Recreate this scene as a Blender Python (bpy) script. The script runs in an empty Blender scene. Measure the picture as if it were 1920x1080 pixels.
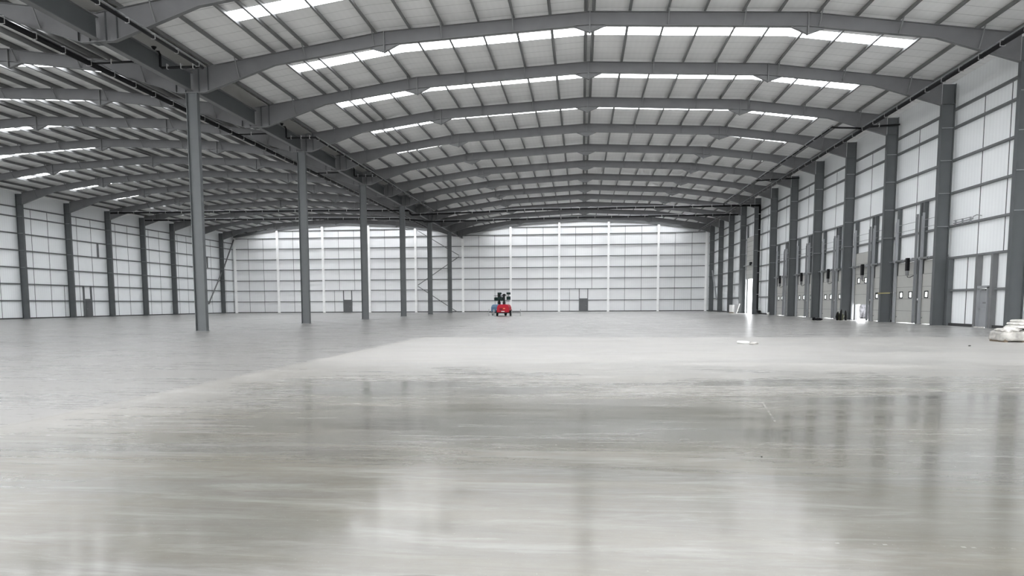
import bpy, math, random
from mathutils import Vector, Matrix
random.seed(7)
SC = bpy.context.scene
COL = SC.collection
ORD = ['first','second','third','fourth','fifth','sixth','seventh','eighth','ninth','tenth','eleventh','twelfth','thirteenth','fourteenth']

# ------------------------------------------------------------------ dimensions (metres)
Y0 = 39.91                      # portal frame 0; frames every 8 m
BAY = 8.0
def F(k): return Y0 + BAY*k
CR, CL = 0.32, -40.62           # ridge lines of the two naves
HALF = 20.47
XV = -20.17                     # valley line
XR, XL = 20.95, -61.2           # wall sheets
YG = 133.6                      # far gable sheet
YB = F(-9)                      # wall behind the viewer
KS = list(range(-1, 12))

def ztop(r):                    # top of rafters, r = distance from the ridge
    r = abs(r)
    return 15.5 - 0.5*r/10.25 if r <= 10.25 else 15.0 - (r-10.25)*0.1429
def zroof(r): return ztop(r) + 0.24

# ------------------------------------------------------------------ materials
def new_mat(name):
    m = bpy.data.materials.new(name); m.use_nodes = True
    nt = m.node_tree
    b = nt.nodes['Principled BSDF']
    return m, nt, b
def node(nt, t, **kw):
    n = nt.nodes.new(t)
    for k, v in kw.items():
        if k.startswith('i_'):
            n.inputs[int(k[2:])].default_value = v
        else: setattr(n, k, v)
    return n
def ramp(nt, fac, stops):
    r = nt.nodes.new('ShaderNodeValToRGB')
    e = r.color_ramp.elements
    while len(e) < len(stops): e.new(0.5)
    for el, (p, c) in zip(e, stops):
        el.position = p; el.color = (c, c, c, 1) if isinstance(c, (int, float)) else (*c, 1)
    nt.links.new(fac, r.inputs[0]); return r
def basic(name, col, rough=0.5, metal=0.0, var=0.06, scale=1.5, spec=0.5):
    m, nt, b = new_mat(name)
    tc = node(nt, 'ShaderNodeTexCoord')
    n = node(nt, 'ShaderNodeTexNoise'); n.inputs['Scale'].default_value = scale; n.inputs['Detail'].default_value = 3
    nt.links.new(tc.outputs['Object'], n.inputs['Vector'])
    r = ramp(nt, n.outputs['Fac'], [(0.3, tuple(c*(1-var) for c in col)), (0.7, tuple(min(1, c*(1+var)) for c in col))])
    nt.links.new(r.outputs[0], b.inputs['Base Color'])
    b.inputs['Roughness'].default_value = rough; b.inputs['Metallic'].default_value = metal
    b.inputs['Specular IOR Level'].default_value = spec
    return m
M = {}
M['steel'] = basic('painted_grey_steel', (0.084, 0.091, 0.094), 0.5)
M['rafter'] = basic('painted_rafter_steel', (0.135, 0.136, 0.141), 0.5)
M['steel_mid'] = basic('painted_mid_grey_steel', (0.155, 0.158, 0.161), 0.5)
M['purlin'] = basic('galvanised_purlin_steel', (0.155, 0.157, 0.157), 0.42, 0.0)
M['rail'] = basic('galvanised_wall_rail', (0.12, 0.125, 0.128), 0.5)
M['galv'] = basic('galvanised_track', (0.30, 0.31, 0.32), 0.4, 0.3)
M['white_steel'] = basic('white_painted_steel', (0.97, 0.97, 0.96), 0.45)
M['black'] = basic('black_plastic_pipe', (0.006, 0.006, 0.007), 0.5, spec=0.2)
M['black_rubber'] = basic('black_rubber', (0.010, 0.010, 0.010), 0.8, spec=0.15)
M['clip'] = basic('zinc_pipe_clip', (0.42, 0.42, 0.42), 0.35, 0.3)
M['door_grey'] = basic('dock_door_panel', (0.40, 0.40, 0.378), 0.45, var=0.03)
M['door_line'] = basic('door_section_joint', (0.10, 0.10, 0.095), 0.6)
M['plinth'] = basic('dark_base_trim', (0.035, 0.036, 0.037), 0.6)
M['joint'] = basic('dark_panel_joint', (0.06, 0.064, 0.067), 0.6)
M['pdoor'] = basic('grey_steel_door', (0.27, 0.28, 0.29), 0.45)
M['pdoor_dark'] = basic('dark_grey_steel_door', (0.09, 0.093, 0.096), 0.45)
M['gutter'] = basic('gutter_sheet', (0.34, 0.335, 0.32), 0.5)
M['red'] = basic('red_enamel', (0.40, 0.008, 0.022), 0.5, spec=0.2)
M['blue'] = basic('light_blue_enamel', (0.10, 0.19, 0.31), 0.5, spec=0.25)
M['navy'] = basic('navy_panel', (0.02, 0.03, 0.09), 0.4)
M['chrome'] = basic('galvanised_mast', (0.35, 0.36, 0.36), 0.3, 0.4)
M['lampglass'] = basic('dark_lamp_glass', (0.006, 0.02, 0.017), 0.5, spec=0.15)
M['white_plastic'] = basic('white_plastic', (0.78, 0.78, 0.76), 0.4)
M['film'] = basic('crumpled_white_film', (0.62, 0.60, 0.57), 0.4, var=0.25, scale=9)
M['wrap'] = basic('dusty_shrink_wrap', (0.40, 0.385, 0.36), 0.45, var=0.3, scale=6)
M['wood'] = basic('pallet_timber', (0.16, 0.12, 0.08), 0.7)
M['olive'] = basic('olive_sacking', (0.085, 0.088, 0.05), 0.85, var=0.5, scale=14)
M['yellow'] = basic('yellow_tape', (0.27, 0.24, 0.10), 0.5)
M['dark_cloth'] = basic('black_cloth', (0.008, 0.008, 0.01), 0.9, spec=0.1)
M['stone'] = basic('dark_stone', (0.04, 0.04, 0.04), 0.8)
M['foliage'] = basic('outside_scrap_dark', (0.10, 0.10, 0.11), 0.7, var=0.8, scale=5)
M['orange'] = basic('pale_orange_sticker', (0.7, 0.25, 0.1), 0.5)

def ribbed(name, col, axis, rib, rough=0.45, amp=0.02, var=0.035, seam=None):
    """sheet steel with fine ribs; axis = object axis across the ribs; seam = (axis, pitch, width, darkness)"""
    m, nt, b = new_mat(name)
    tc = node(nt, 'ShaderNodeTexCoord'); sep = node(nt, 'ShaderNodeSeparateXYZ')
    nt.links.new(tc.outputs['Object'], sep.inputs[0])
    mul = node(nt, 'ShaderNodeMath', operation='MULTIPLY'); mul.inputs[1].default_value = 2*math.pi/rib
    nt.links.new(sep.outputs[axis], mul.inputs[0])
    sn = node(nt, 'ShaderNodeMath', operation='SINE'); nt.links.new(mul.outputs[0], sn.inputs[0])
    n = node(nt, 'ShaderNodeTexNoise'); n.inputs['Scale'].default_value = 0.35; n.inputs['Detail'].default_value = 4
    nt.links.new(tc.outputs['Object'], n.inputs['Vector'])
    r = ramp(nt, n.outputs['Fac'], [(0.3, tuple(c*(1-var) for c in col)), (0.7, tuple(min(1, c*(1+var)) for c in col))])
    mx = node(nt, 'ShaderNodeMix', data_type='RGBA'); mx.blend_type = 'MULTIPLY'
    sc2 = node(nt, 'ShaderNodeMath', operation='MULTIPLY_ADD'); sc2.inputs[1].default_value = amp; sc2.inputs[2].default_value = 1-amp
    nt.links.new(sn.outputs[0], sc2.inputs[0])
    comb = node(nt, 'ShaderNodeCombineColor')
    for i in range(3): nt.links.new(sc2.outputs[0], comb.inputs[i])
    mx.inputs[0].default_value = 1.0
    nt.links.new(r.outputs[0], mx.inputs[6]); nt.links.new(comb.outputs[0], mx.inputs[7])
    out = mx.outputs[2]
    if seam:
        ax, pitch, w, dark = seam
        a = node(nt, 'ShaderNodeMath', operation='DIVIDE'); a.inputs[1].default_value = pitch
        nt.links.new(sep.outputs[ax], a.inputs[0])
        fr = node(nt, 'ShaderNodeMath', operation='FRACT'); nt.links.new(a.outputs[0], fr.inputs[0])
        lt = node(nt, 'ShaderNodeMath', operation='LESS_THAN'); lt.inputs[1].default_value = w/pitch
        nt.links.new(fr.outputs[0], lt.inputs[0])
        # broken up by noise so only some laps read
        n2 = node(nt, 'ShaderNodeTexNoise'); n2.inputs['Scale'].default_value = 0.5
        nt.links.new(tc.outputs['Object'], n2.inputs['Vector'])
        gt = node(nt, 'ShaderNodeMath', operation='MULTIPLY'); nt.links.new(lt.outputs[0], gt.inputs[0]); nt.links.new(n2.outputs['Fac'], gt.inputs[1])
        m2 = node(nt, 'ShaderNodeMix', data_type='RGBA'); nt.links.new(gt.outputs[0], m2.inputs[0])
        nt.links.new(out, m2.inputs[6]); m2.inputs[7].default_value = (dark, dark, dark, 1); out = m2.outputs[2]
    nt.links.new(out, b.inputs['Base Color'])
    b.inputs['Roughness'].default_value = rough
    return m
M['wall_y'] = ribbed('wall_liner_side', (0.86, 0.88, 0.89), 'Y', 0.333)
M['wall_x'] = ribbed('wall_liner_gable', (0.83, 0.835, 0.84), 'X', 0.333)
M['roof'] = ribbed('roof_liner', (0.88, 0.878, 0.868), 'X', 0.30, rough=0.4, amp=0.012, seam=('Y', 1.0, 0.05, 0.36))

def rooflight():
    m, nt, b = new_mat('translucent_rooflight')
    tc = node(nt, 'ShaderNodeTexCoord'); n = node(nt, 'ShaderNodeTexNoise'); n.inputs['Scale'].default_value = 0.6
    nt.links.new(tc.outputs['Object'], n.inputs['Vector'])
    r = ramp(nt, n.outputs['Fac'], [(0.3, (0.93, 0.96, 1.0)), (0.7, (0.97, 0.985, 1.0))])
    nt.links.new(r.outputs[0], b.inputs['Emission Color'])
    nt.links.new(r.outputs[0], b.inputs['Base Color'])
    b.inputs['Emission Strength'].default_value = EM
    return m
EM = 7.6
M['rooflight'] = rooflight()

def floor_mat():
    m, nt, b = new_mat('polished_concrete')
    L = nt.links
    tc = node(nt, 'ShaderNodeTexCoord'); sep = node(nt, 'ShaderNodeSeparateXYZ'); L.new(tc.outputs['Object'], sep.inputs[0])
    def noise(scale, detail=5, rough=0.55, sx=1, sy=1, dist=0.0):
        mp = node(nt, 'ShaderNodeMapping'); mp.inputs['Scale'].default_value = (sx, sy, 1)
        L.new(tc.outputs['Object'], mp.inputs[0])
        n = node(nt, 'ShaderNodeTexNoise'); n.inputs['Scale'].default_value = scale; n.inputs['Detail'].default_value = detail
        n.inputs['Roughness'].default_value = rough; n.inputs['Distortion'].default_value = dist
        L.new(mp.outputs[0], n.inputs['Vector']); return n.outputs['Fac']
    def math_(op, a, bb=None, c=None, clamp=False):
        n = node(nt, 'ShaderNodeMath', operation=op); n.use_clamp = clamp
        for i, v in enumerate((a, bb, c)):
            if v is None: continue
            if isinstance(v, (int, float)): n.inputs[i].default_value = v
            else: L.new(v, n.inputs[i])
        return n.outputs[0]
    def mix(f, a, bb, blend='MIX'):
        n = node(nt, 'ShaderNodeMix', data_type='RGBA'); n.blend_type = blend
        for i, v in ((0, f), (6, a), (7, bb)):
            if isinstance(v, tuple): n.inputs[i].default_value = (*v, 1)
            elif isinstance(v, (int, float)): n.inputs[i].default_value = v
            else: L.new(v, n.inputs[i])
        return n.outputs[2]
    X, Y = sep.outputs['X'], sep.outputs['Y']
    big = noise(0.16, 4, 0.5)
    bands = noise(0.5, 5, 0.6, 0.35, 1.3, 0.6)
    fine = noise(7.0, 6, 0.7, 0.8, 1.2)
    trowel = noise(1.5, 7, 0.72, 0.4, 2.4, 0.5)
    streak = noise(2.2, 6, 0.75, 0.22, 3.5, 0.3)
    c = ramp(nt, big, [(0.3, (0.158, 0.153, 0.138)), (0.7, (0.195, 0.192, 0.179))]).outputs[0]
    c = mix(ramp(nt, bands, [(0.38, 0.0), (0.60, 0.8)]).outputs[0], c, (0.172, 0.158, 0.126))
    c = mix(ramp(nt, trowel, [(0.50, 0.0), (0.66, 0.45)]).outputs[0], c, (0.32, 0.318, 0.31))
    c = mix(ramp(nt, fine, [(0.35, 0.35), (0.6, 0.0)]).outputs[0], c, (0.215, 0.21, 0.195))
    # the pour right of x=-6.6 and short of y=32 is paler and dustier than its neighbours
    inx = math_('GREATER_THAN', math_('ADD', X, math_('MULTIPLY', noise(0.8, 2), 0.12)), -6.6)
    iny = math_('LESS_THAN', Y, 32.15)
    slab = math_('MULTIPLY', inx, iny)
    fade = math_('MULTIPLY_ADD', math_('SUBTRACT', Y, 10.0), 0.10, 0.0, True)
    wob = math_('ADD', fade, math_('MULTIPLY', math_('SUBTRACT', bands, 0.5), 1.2), None, True)
    edge = math_('MULTIPLY', math_('MULTIPLY_ADD', math_('ADD', X, 6.6), -0.30, 1.0, True), math_('MULTIPLY_ADD', Y, 0.25, -1.2, True))
    dust = math_('MULTIPLY', slab, math_('MAXIMUM', math_('MULTIPLY', wob, math_('MULTIPLY_ADD', trowel, 0.5, 0.7)), math_('MULTIPLY', edge, math_('MULTIPLY_ADD', trowel, 0.6, 0.40)), None, True))
    c = mix(math_('MULTIPLY', dust, 0.75), c, (0.46, 0.447, 0.43))
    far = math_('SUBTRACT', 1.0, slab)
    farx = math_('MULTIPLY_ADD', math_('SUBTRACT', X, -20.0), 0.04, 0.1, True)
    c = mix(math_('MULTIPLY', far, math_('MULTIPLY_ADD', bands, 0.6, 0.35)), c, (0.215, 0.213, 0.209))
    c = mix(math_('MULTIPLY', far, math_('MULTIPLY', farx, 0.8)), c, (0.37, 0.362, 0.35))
    # saw-cut joints
    jx = math_('LESS_THAN', math_('ABSOLUTE', math_('ADD', X, 6.6)), 0.022)
    jy = math_('LESS_THAN', math_('ABSOLUTE', math_('SUBTRACT', Y, 32.15)), 0.05)
    j2 = math_('LESS_THAN', math_('ABSOLUTE', math_('SUBTRACT', Y, 63.9)), 0.06)
    c = mix(math_('MULTIPLY', math_('ADD', jx, math_('ADD', jy, j2), None, True), 0.5), c, (0.19, 0.18, 0.17))
    # a tyre scuff, a dotted cleat line and a damp patch
    def seg(x0, y0, x1, y1, w):
        dx, dy = x1-x0, y1-y0; l = math.hypot(dx, dy); ux, uy = dx/l, dy/l
        px_, py_ = math_('SUBTRACT', X, x0), math_('SUBTRACT', Y, y0)
        al = math_('ADD', math_('MULTIPLY', px_, ux), math_('MULTIPLY', py_, uy))
        ac = math_('ABSOLUTE', math_('SUBTRACT', math_('MULTIPLY', px_, -uy), math_('MULTIPLY', py_, -ux)))
        m_ = math_('MULTIPLY', math_('GREATER_THAN', al, 0.0), math_('LESS_THAN', al, l))
        return math_('MULTIPLY', m_, math_('LESS_THAN', ac, w)), al
    s1, _ = seg(2.50, 11.1, 2.24, 9.3, 0.012)
    s2, al2 = seg(1.40, 4.57, 6.0, 4.50, 0.012)
    dots = math_('MULTIPLY', s2, math_('GREATER_THAN', math_('SINE', math_('MULTIPLY', al2, 120.0)), 0.1))
    s3, _ = seg(-4.6, 6.8, 0.7, 6.55, 0.006)
    s4, _ = seg(-2.2, 7.6, 4.5, 7.5, 0.010)
    spk = ramp(nt, noise(9.0, 4, 0.7), [(0.50, 0.0), (0.60, 1.0)]).outputs[0]
    sc_ = math_('ADD', math_('MULTIPLY', s1, 0.22), math_('ADD', math_('MULTIPLY', math_('MULTIPLY', dots, spk), 0.35), math_('MULTIPLY', spk, math_('ADD', math_('MULTIPLY', s3, 0.25), math_('MULTIPLY', s4, 0.25)))), None, True)
    c = mix(sc_, c, (0.48, 0.48, 0.46))
    grit = ramp(nt, noise(38.0, 3, 0.8), [(0.66, 0.0), (0.72, 0.5)]).outputs[0]
    c = mix(ramp(nt, streak, [(0.33, 0.45), (0.48, 0.0)]).outputs[0], c, (0.15, 0.14, 0.12))
    c = mix(grit, c, (0.40, 0.395, 0.38))
    ex = math_('DIVIDE', math_('ADD', X, 0.78), 0.32); ey = math_('DIVIDE', math_('SUBTRACT', Y, 3.62), 0.20)
    damp = math_('LESS_THAN', math_('ADD', math_('ADD', math_('MULTIPLY', ex, ex), math_('MULTIPLY', ey, ey)), math_('MULTIPLY', noise(6.0, 3), 0.5)), 1.2)
    c = mix(math_('MULTIPLY', damp, 0.8), c, (0.13, 0.12, 0.105))
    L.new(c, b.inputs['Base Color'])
    ro = math_('MULTIPLY_ADD', ramp(nt, noise(0.45, 5, 0.6, 0.6, 1.2, 0.8), [(0.42, 0.0), (0.70, 1.0)]).outputs[0], math_('MULTIPLY_ADD', far, -0.10, 0.10), 0.07)
    ro = math_('ADD', ro, math_('MULTIPLY', dust, 0.30))
    ro = math_('ADD', ro, math_('MULTIPLY', far, math_('MULTIPLY_ADD', bands, 0.12, 0.11)))
    ro = math_('ADD', ro, math_('ADD', math_('MULTIPLY', fine, 0.05), math_('MULTIPLY', ramp(nt, streak, [(0.40, 0.0), (0.62, 1.0)]).outputs[0], 0.06)))
    L.new(ro, b.inputs['Roughness'])
    b.inputs['Specular IOR Level'].default_value = 0.5
    bp = node(nt, 'ShaderNodeBump'); bp.inputs['Strength'].default_value = 0.10; bp.inputs['Distance'].default_value = 0.004
    L.new(noise(1.3, 4, 0.6, 0.8, 1.3), bp.inputs['Height']); L.new(bp.outputs[0], b.inputs['Normal'])
    return m
M['floor'] = floor_mat()
M['ground'] = basic('outside_concrete', (0.62, 0.61, 0.59), 0.7)
def glass():
    m, nt, b = new_mat('clear_glazing')
    b.inputs['Base Color'].default_value = (0.9, 0.95, 0.95, 1); b.inputs['Transmission Weight'].default_value = 1.0
    b.inputs['Roughness'].default_value = 0.02; b.inputs['IOR'].default_value = 1.1
    return m
M['glass'] = glass()

# ------------------------------------------------------------------ mesh builder
class MB:
    def __init__(self): self.v = []; self.f = []; self.m = []; self.mats = []
    def slot(self, mat):
        if mat not in self.mats: self.mats.append(mat)
        return self.mats.index(mat)
    def add(self, vs, fs, mat):
        o = len(self.v); s = self.slot(mat)
        self.v += [tuple(p) for p in vs]
        for f in fs: self.f.append(tuple(i+o for i in f)); self.m.append(s)
    def box(self, x0, x1, y0, y1, z0, z1, mat):
        self.add([(x0,y0,z0),(x1,y0,z0),(x1,y1,z0),(x0,y1,z0),(x0,y0,z1),(x1,y0,z1),(x1,y1,z1),(x0,y1,z1)],
                 [(0,3,2,1),(4,5,6,7),(0,1,5,4),(1,2,6,5),(2,3,7,6),(3,0,4,7)], mat)
    def prism_y(self, pts, y0, y1, mat):         # polygon in xz swept along y
        n = len(pts)
        vs = [(x,y0,z) for x,z in pts] + [(x,y1,z) for x,z in pts]
        fs = [tuple(range(n)), tuple(range(2*n-1, n-1, -1))] + [(i, i+n, (i+1)%n+n, (i+1)%n) for i in range(n)]
        self.add(vs, fs, mat)
    def prism_x(self, pts, x0, x1, mat):         # polygon in yz swept along x
        n = len(pts)
        vs = [(x0,y,z) for y,z in pts] + [(x1,y,z) for y,z in pts]
        fs = [tuple(range(n)), tuple(range(2*n-1, n-1, -1))] + [(i, i+n, (i+1)%n+n, (i+1)%n) for i in range(n)]
        self.add(vs, fs, mat)
    def strip(self, pts, y0, y1, t, mat):        # flange following an xz polyline, t thick upward
        for (xa,za),(xb,zb) in zip(pts[:-1], pts[1:]):
            self.prism_y([(xa,za),(xb,zb),(xb,zb+t),(xa,za+t)], y0, y1, mat)
    def bar(self, a, b, w, h, mat, up=(0,0,1)):  # rectangular bar from a to b
        a, b = Vector(a), Vector(b); d = (b-a).normalized(); u = Vector(up)
        if abs(d.dot(u)) > 0.99: u = Vector((0,1,0))
        s = d.cross(u).normalized(); u = s.cross(d)
        vs = []
        for p in (a, b):
            for sx, sz in ((-1,-1),(1,-1),(1,1),(-1,1)): vs.append(p + s*sx*w/2 + u*sz*h/2)
        self.add(vs, [(0,1,2,3),(7,6,5,4),(0,4,5,1),(1,5,6,2),(2,6,7,3),(3,7,4,0)], mat)
    def tube(self, pts, r, mat, n=10, cap=True):
        pts = [Vector(p) for p in pts]; rings = []; vs = []
        rr = r if isinstance(r, (list, tuple)) else [r]*len(pts)
        for i, p in enumerate(pts):
            d = (pts[min(i+1,len(pts)-1)] - pts[max(i-1,0)]).normalized()
            u = Vector((0,0,1)) if abs(d.z) < 0.9 else Vector((0,1,0))
            s = d.cross(u).normalized(); u = s.cross(d)
            for k in range(n):
                a = 2*math.pi*k/n; vs.append(p + (s*math.cos(a) + u*math.sin(a))*rr[i])
        fs = []
        for i in range(len(pts)-1):
            for k in range(n): fs.append((i*n+k, i*n+(k+1)%n, (i+1)*n+(k+1)%n, (i+1)*n+k))
        if cap: fs.append(tuple(range(n-1,-1,-1))); fs.append(tuple(range((len(pts)-1)*n, len(pts)*n)))
        self.add(vs, fs, mat)
    def build(self, name, parent=None, bevel=0.0, smooth=False, loc=None):
        me = bpy.data.meshes.new(name)
        me.from_pydata(self.v, [], self.f)
        for mt in self.mats: me.materials.append(mt)
        me.polygons.foreach_set('material_index', self.m)
        if smooth: me.polygons.foreach_set('use_smooth', [True]*len(self.f))
        me.update()
        o = bpy.data.objects.new(name, me); COL.objects.link(o)
        if loc: o.location = loc
        if parent: o.parent = parent
        if bevel:
            b = o.modifiers.new('Bevel', 'BEVEL'); b.width = bevel; b.segments = 2; b.limit_method = 'ANGLE'
        return o
def tag(o, label, cat, group=None):
    o['label'] = label; o['category'] = cat; o['kind'] = 'thing'
    if group: o['group'] = group
    return o
def empty(name, loc, label, cat, group=None, rz=0):
    o = bpy.data.objects.new(name, None); COL.objects.link(o); o.location = loc; o.rotation_euler = (0,0,rz)
    o.empty_display_size = 0.3
    return tag(o, label, cat, group)
def struct(o):
    o['kind'] = 'structure'; return o
def copy_tree(o, parent=None):
    c = o.copy(); COL.objects.link(c); c.parent = parent
    for ch in o.children: copy_tree(ch, c)
    return c

# ------------------------------------------------------------------ setting
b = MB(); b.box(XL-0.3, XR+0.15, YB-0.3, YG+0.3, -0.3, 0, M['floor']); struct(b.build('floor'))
b = MB(); b.box(XR+0.16, 160, -160, 200, -0.35, -0.02, M['ground']); b.box(-200, XR+0.16, -160, YB-0.31, -0.35, -0.02, M['ground']); struct(b.build('ground_outside'))

# roof liner of both naves, open where the rooflights sit
T0, T1 = 2.85, 4.02
RE = 16.1
SEG = [-20.47, -16.1, -10.25, 0, 10.25, 16.1, 20.47]
b = MB()
def roof_cell(c, ra, rb, y0, y1):
    b.prism_y([(c+ra, zroof(ra)), (c+rb, zroof(rb)), (c+rb, zroof(rb)+0.09), (c+ra, zroof(ra)+0.09)], y0, y1, M['roof'])
for c in (CR, CL):
    for ra, rb in zip(SEG[:-1], SEG[1:]):
        if c == CR and rb > 20: rb = XR - c + 0.2
        if c == CL and ra < -20: ra = XL - c - 0.2
        if abs(ra) > 16.2 or abs(rb) > 16.2:
            roof_cell(c, ra, rb, YB, YG); continue
        y = YB
        for k in range(-9, 12):
            roof_cell(c, ra, rb, y, F(k)+T0); y = F(k)+T1
        roof_cell(c, ra, rb, y, YG)
struct(b.build('ceiling'))
# rooflights: one translucent strip per bay and nave
wn = 1
for c in (CR, CL):
    for k in range(-9, 12):
        b = MB()
        pts = [(c+r, zroof(r)) for r in (-16.1, -10.25, 0, 10.25, 16.1)]
        b.strip(pts, F(k)+T0, F(k)+T1, 0.03, M['rooflight'])
        struct(b.build('window_%d' % wn)); wn += 1

# far gable
THIRD = 8.2
GZ = [1.93, 3.83, 5.60, 7.46, 9.27, 11.13, 12.95, 14.2]
def gable_poly(c, y0, y1, bb, xa, xb):
    rs = [xa-c, -10.25, 0, 10.25, xb-c]
    pts = [(xa, 0), (xb, 0)] + [(c+r, zroof(r)) for r in reversed(rs)]
    bb.prism_y(pts, y0, y1, M['wall_x'])
b = MB()
gable_poly(CR, YG, YG+0.12, b, XV, XR+0.1); gable_poly(CL, YG, YG+0.12, b, XL-0.1, XV)
DG = [(-41.26, -39.92), (-0.33, 0.97)]
for j in range(-5, 5):
    x0 = XV + THIRD*j
    for q in (1, 2):
        x = x0 + THIRD*q/3
        r = x-CR if x > XV else x-CL
        low = 0.0
        if any(x0 < d[0] < x0+THIRD for d in DG): low = 3.83
        if j == -3 and False: low = 0
        top = 12.95 if abs(r) > 15 else min(zroof(r)-0.3, 14.2)
        b.box(x-0.028, x+0.028, YG-0.012, YG, max(low, 0.1), top, M['joint'])
        if low:
            pass
for d in DG:
    for x in (d[0]-1.7, d[0]-4.4):
        if d[0] - x < 4: b.box(x-0.028, x+0.028, YG-0.012, YG, 0.1, 3.83, M['joint'])
struct(b.build('wall_back'))
b = MB(); b.box(XL, XR, YG-0.14, YG-0.02, 0, 0.13, M['plinth']); struct(b.build('baseboard_back'))
# unseen end behind the viewer: left open below the top sheeting to add daylight
b = MB()
for c, xa, xb in ((CR, XV, XR+0.1), (CL, XL-0.1, XV)):
    rs = [xa-c, -10.25, 0, 10.25, xb-c]
    b.prism_y([(xa, 12.6), (xb, 12.6)] + [(c+r, zroof(r)) for r in reversed(rs)], YB-0.12, YB, M['wall_x'])
struct(b.build('wall_front'))
# left wall
ZE = zroof(20.47)
b = MB(); b.box(XL-0.12, XL, YB, YG, 0, ZE+0.1, M['wall_y'])
for k in range(2, 12):
    for q in (2.3, 5.05):
        y = F(k)+q
        if y < YG-0.4: b.box(XL, XL+0.012, y-0.03, y+0.03, 0.1, 12.15, M['joint'])
b.box(XL, XL+0.012, F(5)+2.3+5.05+0.0, F(5)+7.41, 0.1, 3.8, M['joint'])
struct(b.build('wall_left'))
b = MB(); b.box(XL, XL+0.14, YB, YG-0.15, 0, 0.13, M['plinth']); struct(b.build('baseboard_left'))

# right wall with dock openings (k 1..5), personnel door (k 0) and drive-in opening (k 7)
D1 = (3.88, 6.82); D2 = (0.26, 2.92)            # door openings inside a dock bay, metres past the frame
ZD = 4.0
opens = [(F(0)+3.17, F(0)+4.12, 2.04)]
for k in range(1, 6):
    opens += [(F(k)+D2[0], F(k)+D2[1], ZD), (F(k)+D1[0], F(k)+D1[1], ZD)]
BIG = (98.45, 102.8)
opens.append((BIG[0], BIG[1], 4.3))
b = MB(); y = YB
W0, W1 = XR, XR+0.13
for (a, c_, h) in opens:
    b.box(W0, W1, y, a, 0, ZE+0.1, M['wall_y'])
    b.box(W0, W1, a, c_, h, ZE+0.1, M['wall_y']); y = c_
b.box(W0, W1, y, YG, 0, ZE+0.1, M['wall_y'])
for k in range(-2, 12):
    for q in (2.25, 4.88):
        y = F(k)+q
        if y > YG-0.4: continue
        lo = 0.1
        if k == 0: lo = 3.85
        if 1 <= k <= 5: lo = 5.6 if q > 3 else 7.4
        if k == 7: lo = 9.4
        b.box(XR-0.012, XR, y-0.03, y+0.03, lo, 12.15, M['joint'])
b.box(XR-0.012, XR, F(0)+5.8, F(0)+5.87, 0.1, 3.8, M['joint'])
struct(b.build('wall_right'))
b = MB(); y = YB
for (a, c_, h) in opens:
    b.box(XR-0.16, XR-0.01, y, a-0.02, 0, 0.15, M['plinth']); y = c_+0.02
b.box(XR-0.16, XR-0.01, y, YG-0.15, 0, 0.15, M['plinth']); struct(b.build('baseboard_right'))
# valley gutter
b = MB()
zg = zroof(19.6)
b.box(XV-0.85, XV+0.85, YB, YG, 13.62, 13.68, M['gutter'])
struct(b.build('trim_1'))

# ------------------------------------------------------------------ columns
def i_col(bb, x0, x1, y, z0, z1, fw, mat, tf=0.03, tw=0.02):
    bb.box(x0, x0+tf, y-fw/2, y+fw/2, z0, z1, mat)
    bb.box(x1-tf, x1, y-fw/2, y+fw/2, z0, z1, mat)
    bb.box(x0+tf, x1-tf, y-tw/2, y+tw/2, z0, z1, mat)
def side_column(k, side):
    y = F(k)
    if side == 'right': x0, x1, lab = 20.08, 20.78, 'right wall'
    else: x0, x1, lab = XL+0.17, XL+0.87, 'left wall'
    if side == 'right':
        where = {0: 'nearest in view, beside the pallet load', 1: 'between the personnel door and first dock door', 7: 'carrying the black downpipe',
                 8: 'just beyond the white open doorway'}.get(k, '%s from the camera' % ORD[k])
    else: where = '%s from the camera' % ORD[k-5]
    t = empty('steel_column', (x0 if side == 'right' else x1, y, 0), 'dark grey steel column on the %s, %s' % (lab, where), 'column', 'columns along the %s' % lab)
    ox = t.location.x
    bb = MB(); i_col(bb, x0-ox, x1-ox, 0, 0.02, 12.42, 0.30, M['steel'])
    s = 1 if side == 'right' else -1
    # column head up to the roof, with the haunch end plate
    bb.box(min(x0,x1)-ox+0.03, max(x0,x1)-ox-0.03, -0.01, 0.01, 12.42, 13.5, M['steel'])
    if side == 'right': bb.box(x1-ox-0.03, x1-ox, -0.15, 0.15, 12.42, 13.5, M['steel'])
    else: bb.box(x0-ox, x0-ox+0.03, -0.15, 0.15, 12.42, 13.5, M['steel'])
    bb.box(x0-ox, x1-ox, -0.15, 0.15, 12.40, 12.43, M['steel'])
    bb.build('column_shaft', t)
    bb = MB(); bb.box(x0-ox-0.08, x1-ox+0.02, -0.2, 0.2, 0, 0.022, M['steel']); bb.build('base_plate', t)
    for z in (5.62, 7.47, 9.3, 11.1):
        bb = MB(); bb.box(x0-ox+0.03, x1-ox-0.03, -0.10, -0.01, z-0.015, z+0.015, M['galv']); st = bb.build('web_stiffener', t)
    return t
for k in range(0, 12): side_column(k, 'right')
for k in range(5, 12): side_column(k, 'left')
for i, k in enumerate(range(0, 12, 2)):
    lab = ['tall dark grey valley column nearest the camera, in the hall middle', 'second dark grey valley column from the camera', 'third dark grey valley column from the camera',
           'fourth dark grey valley column from the camera', 'fifth dark grey valley column from the camera', 'farthest dark grey valley column, left of the white gable posts'][i]
    t = empty('steel_column', (XV, F(k), 0), lab, 'column', 'columns under the roof valley')
    bb = MB(); i_col(bb, -0.31, 0.29, 0, 0.02, 12.36, 0.30, M['steel']); bb.build('column_shaft', t)
    bb = MB(); bb.box(-0.36, 0.34, -0.2, 0.2, 0, 0.022, M['steel_mid']); bb.build('base_plate', t)
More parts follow.
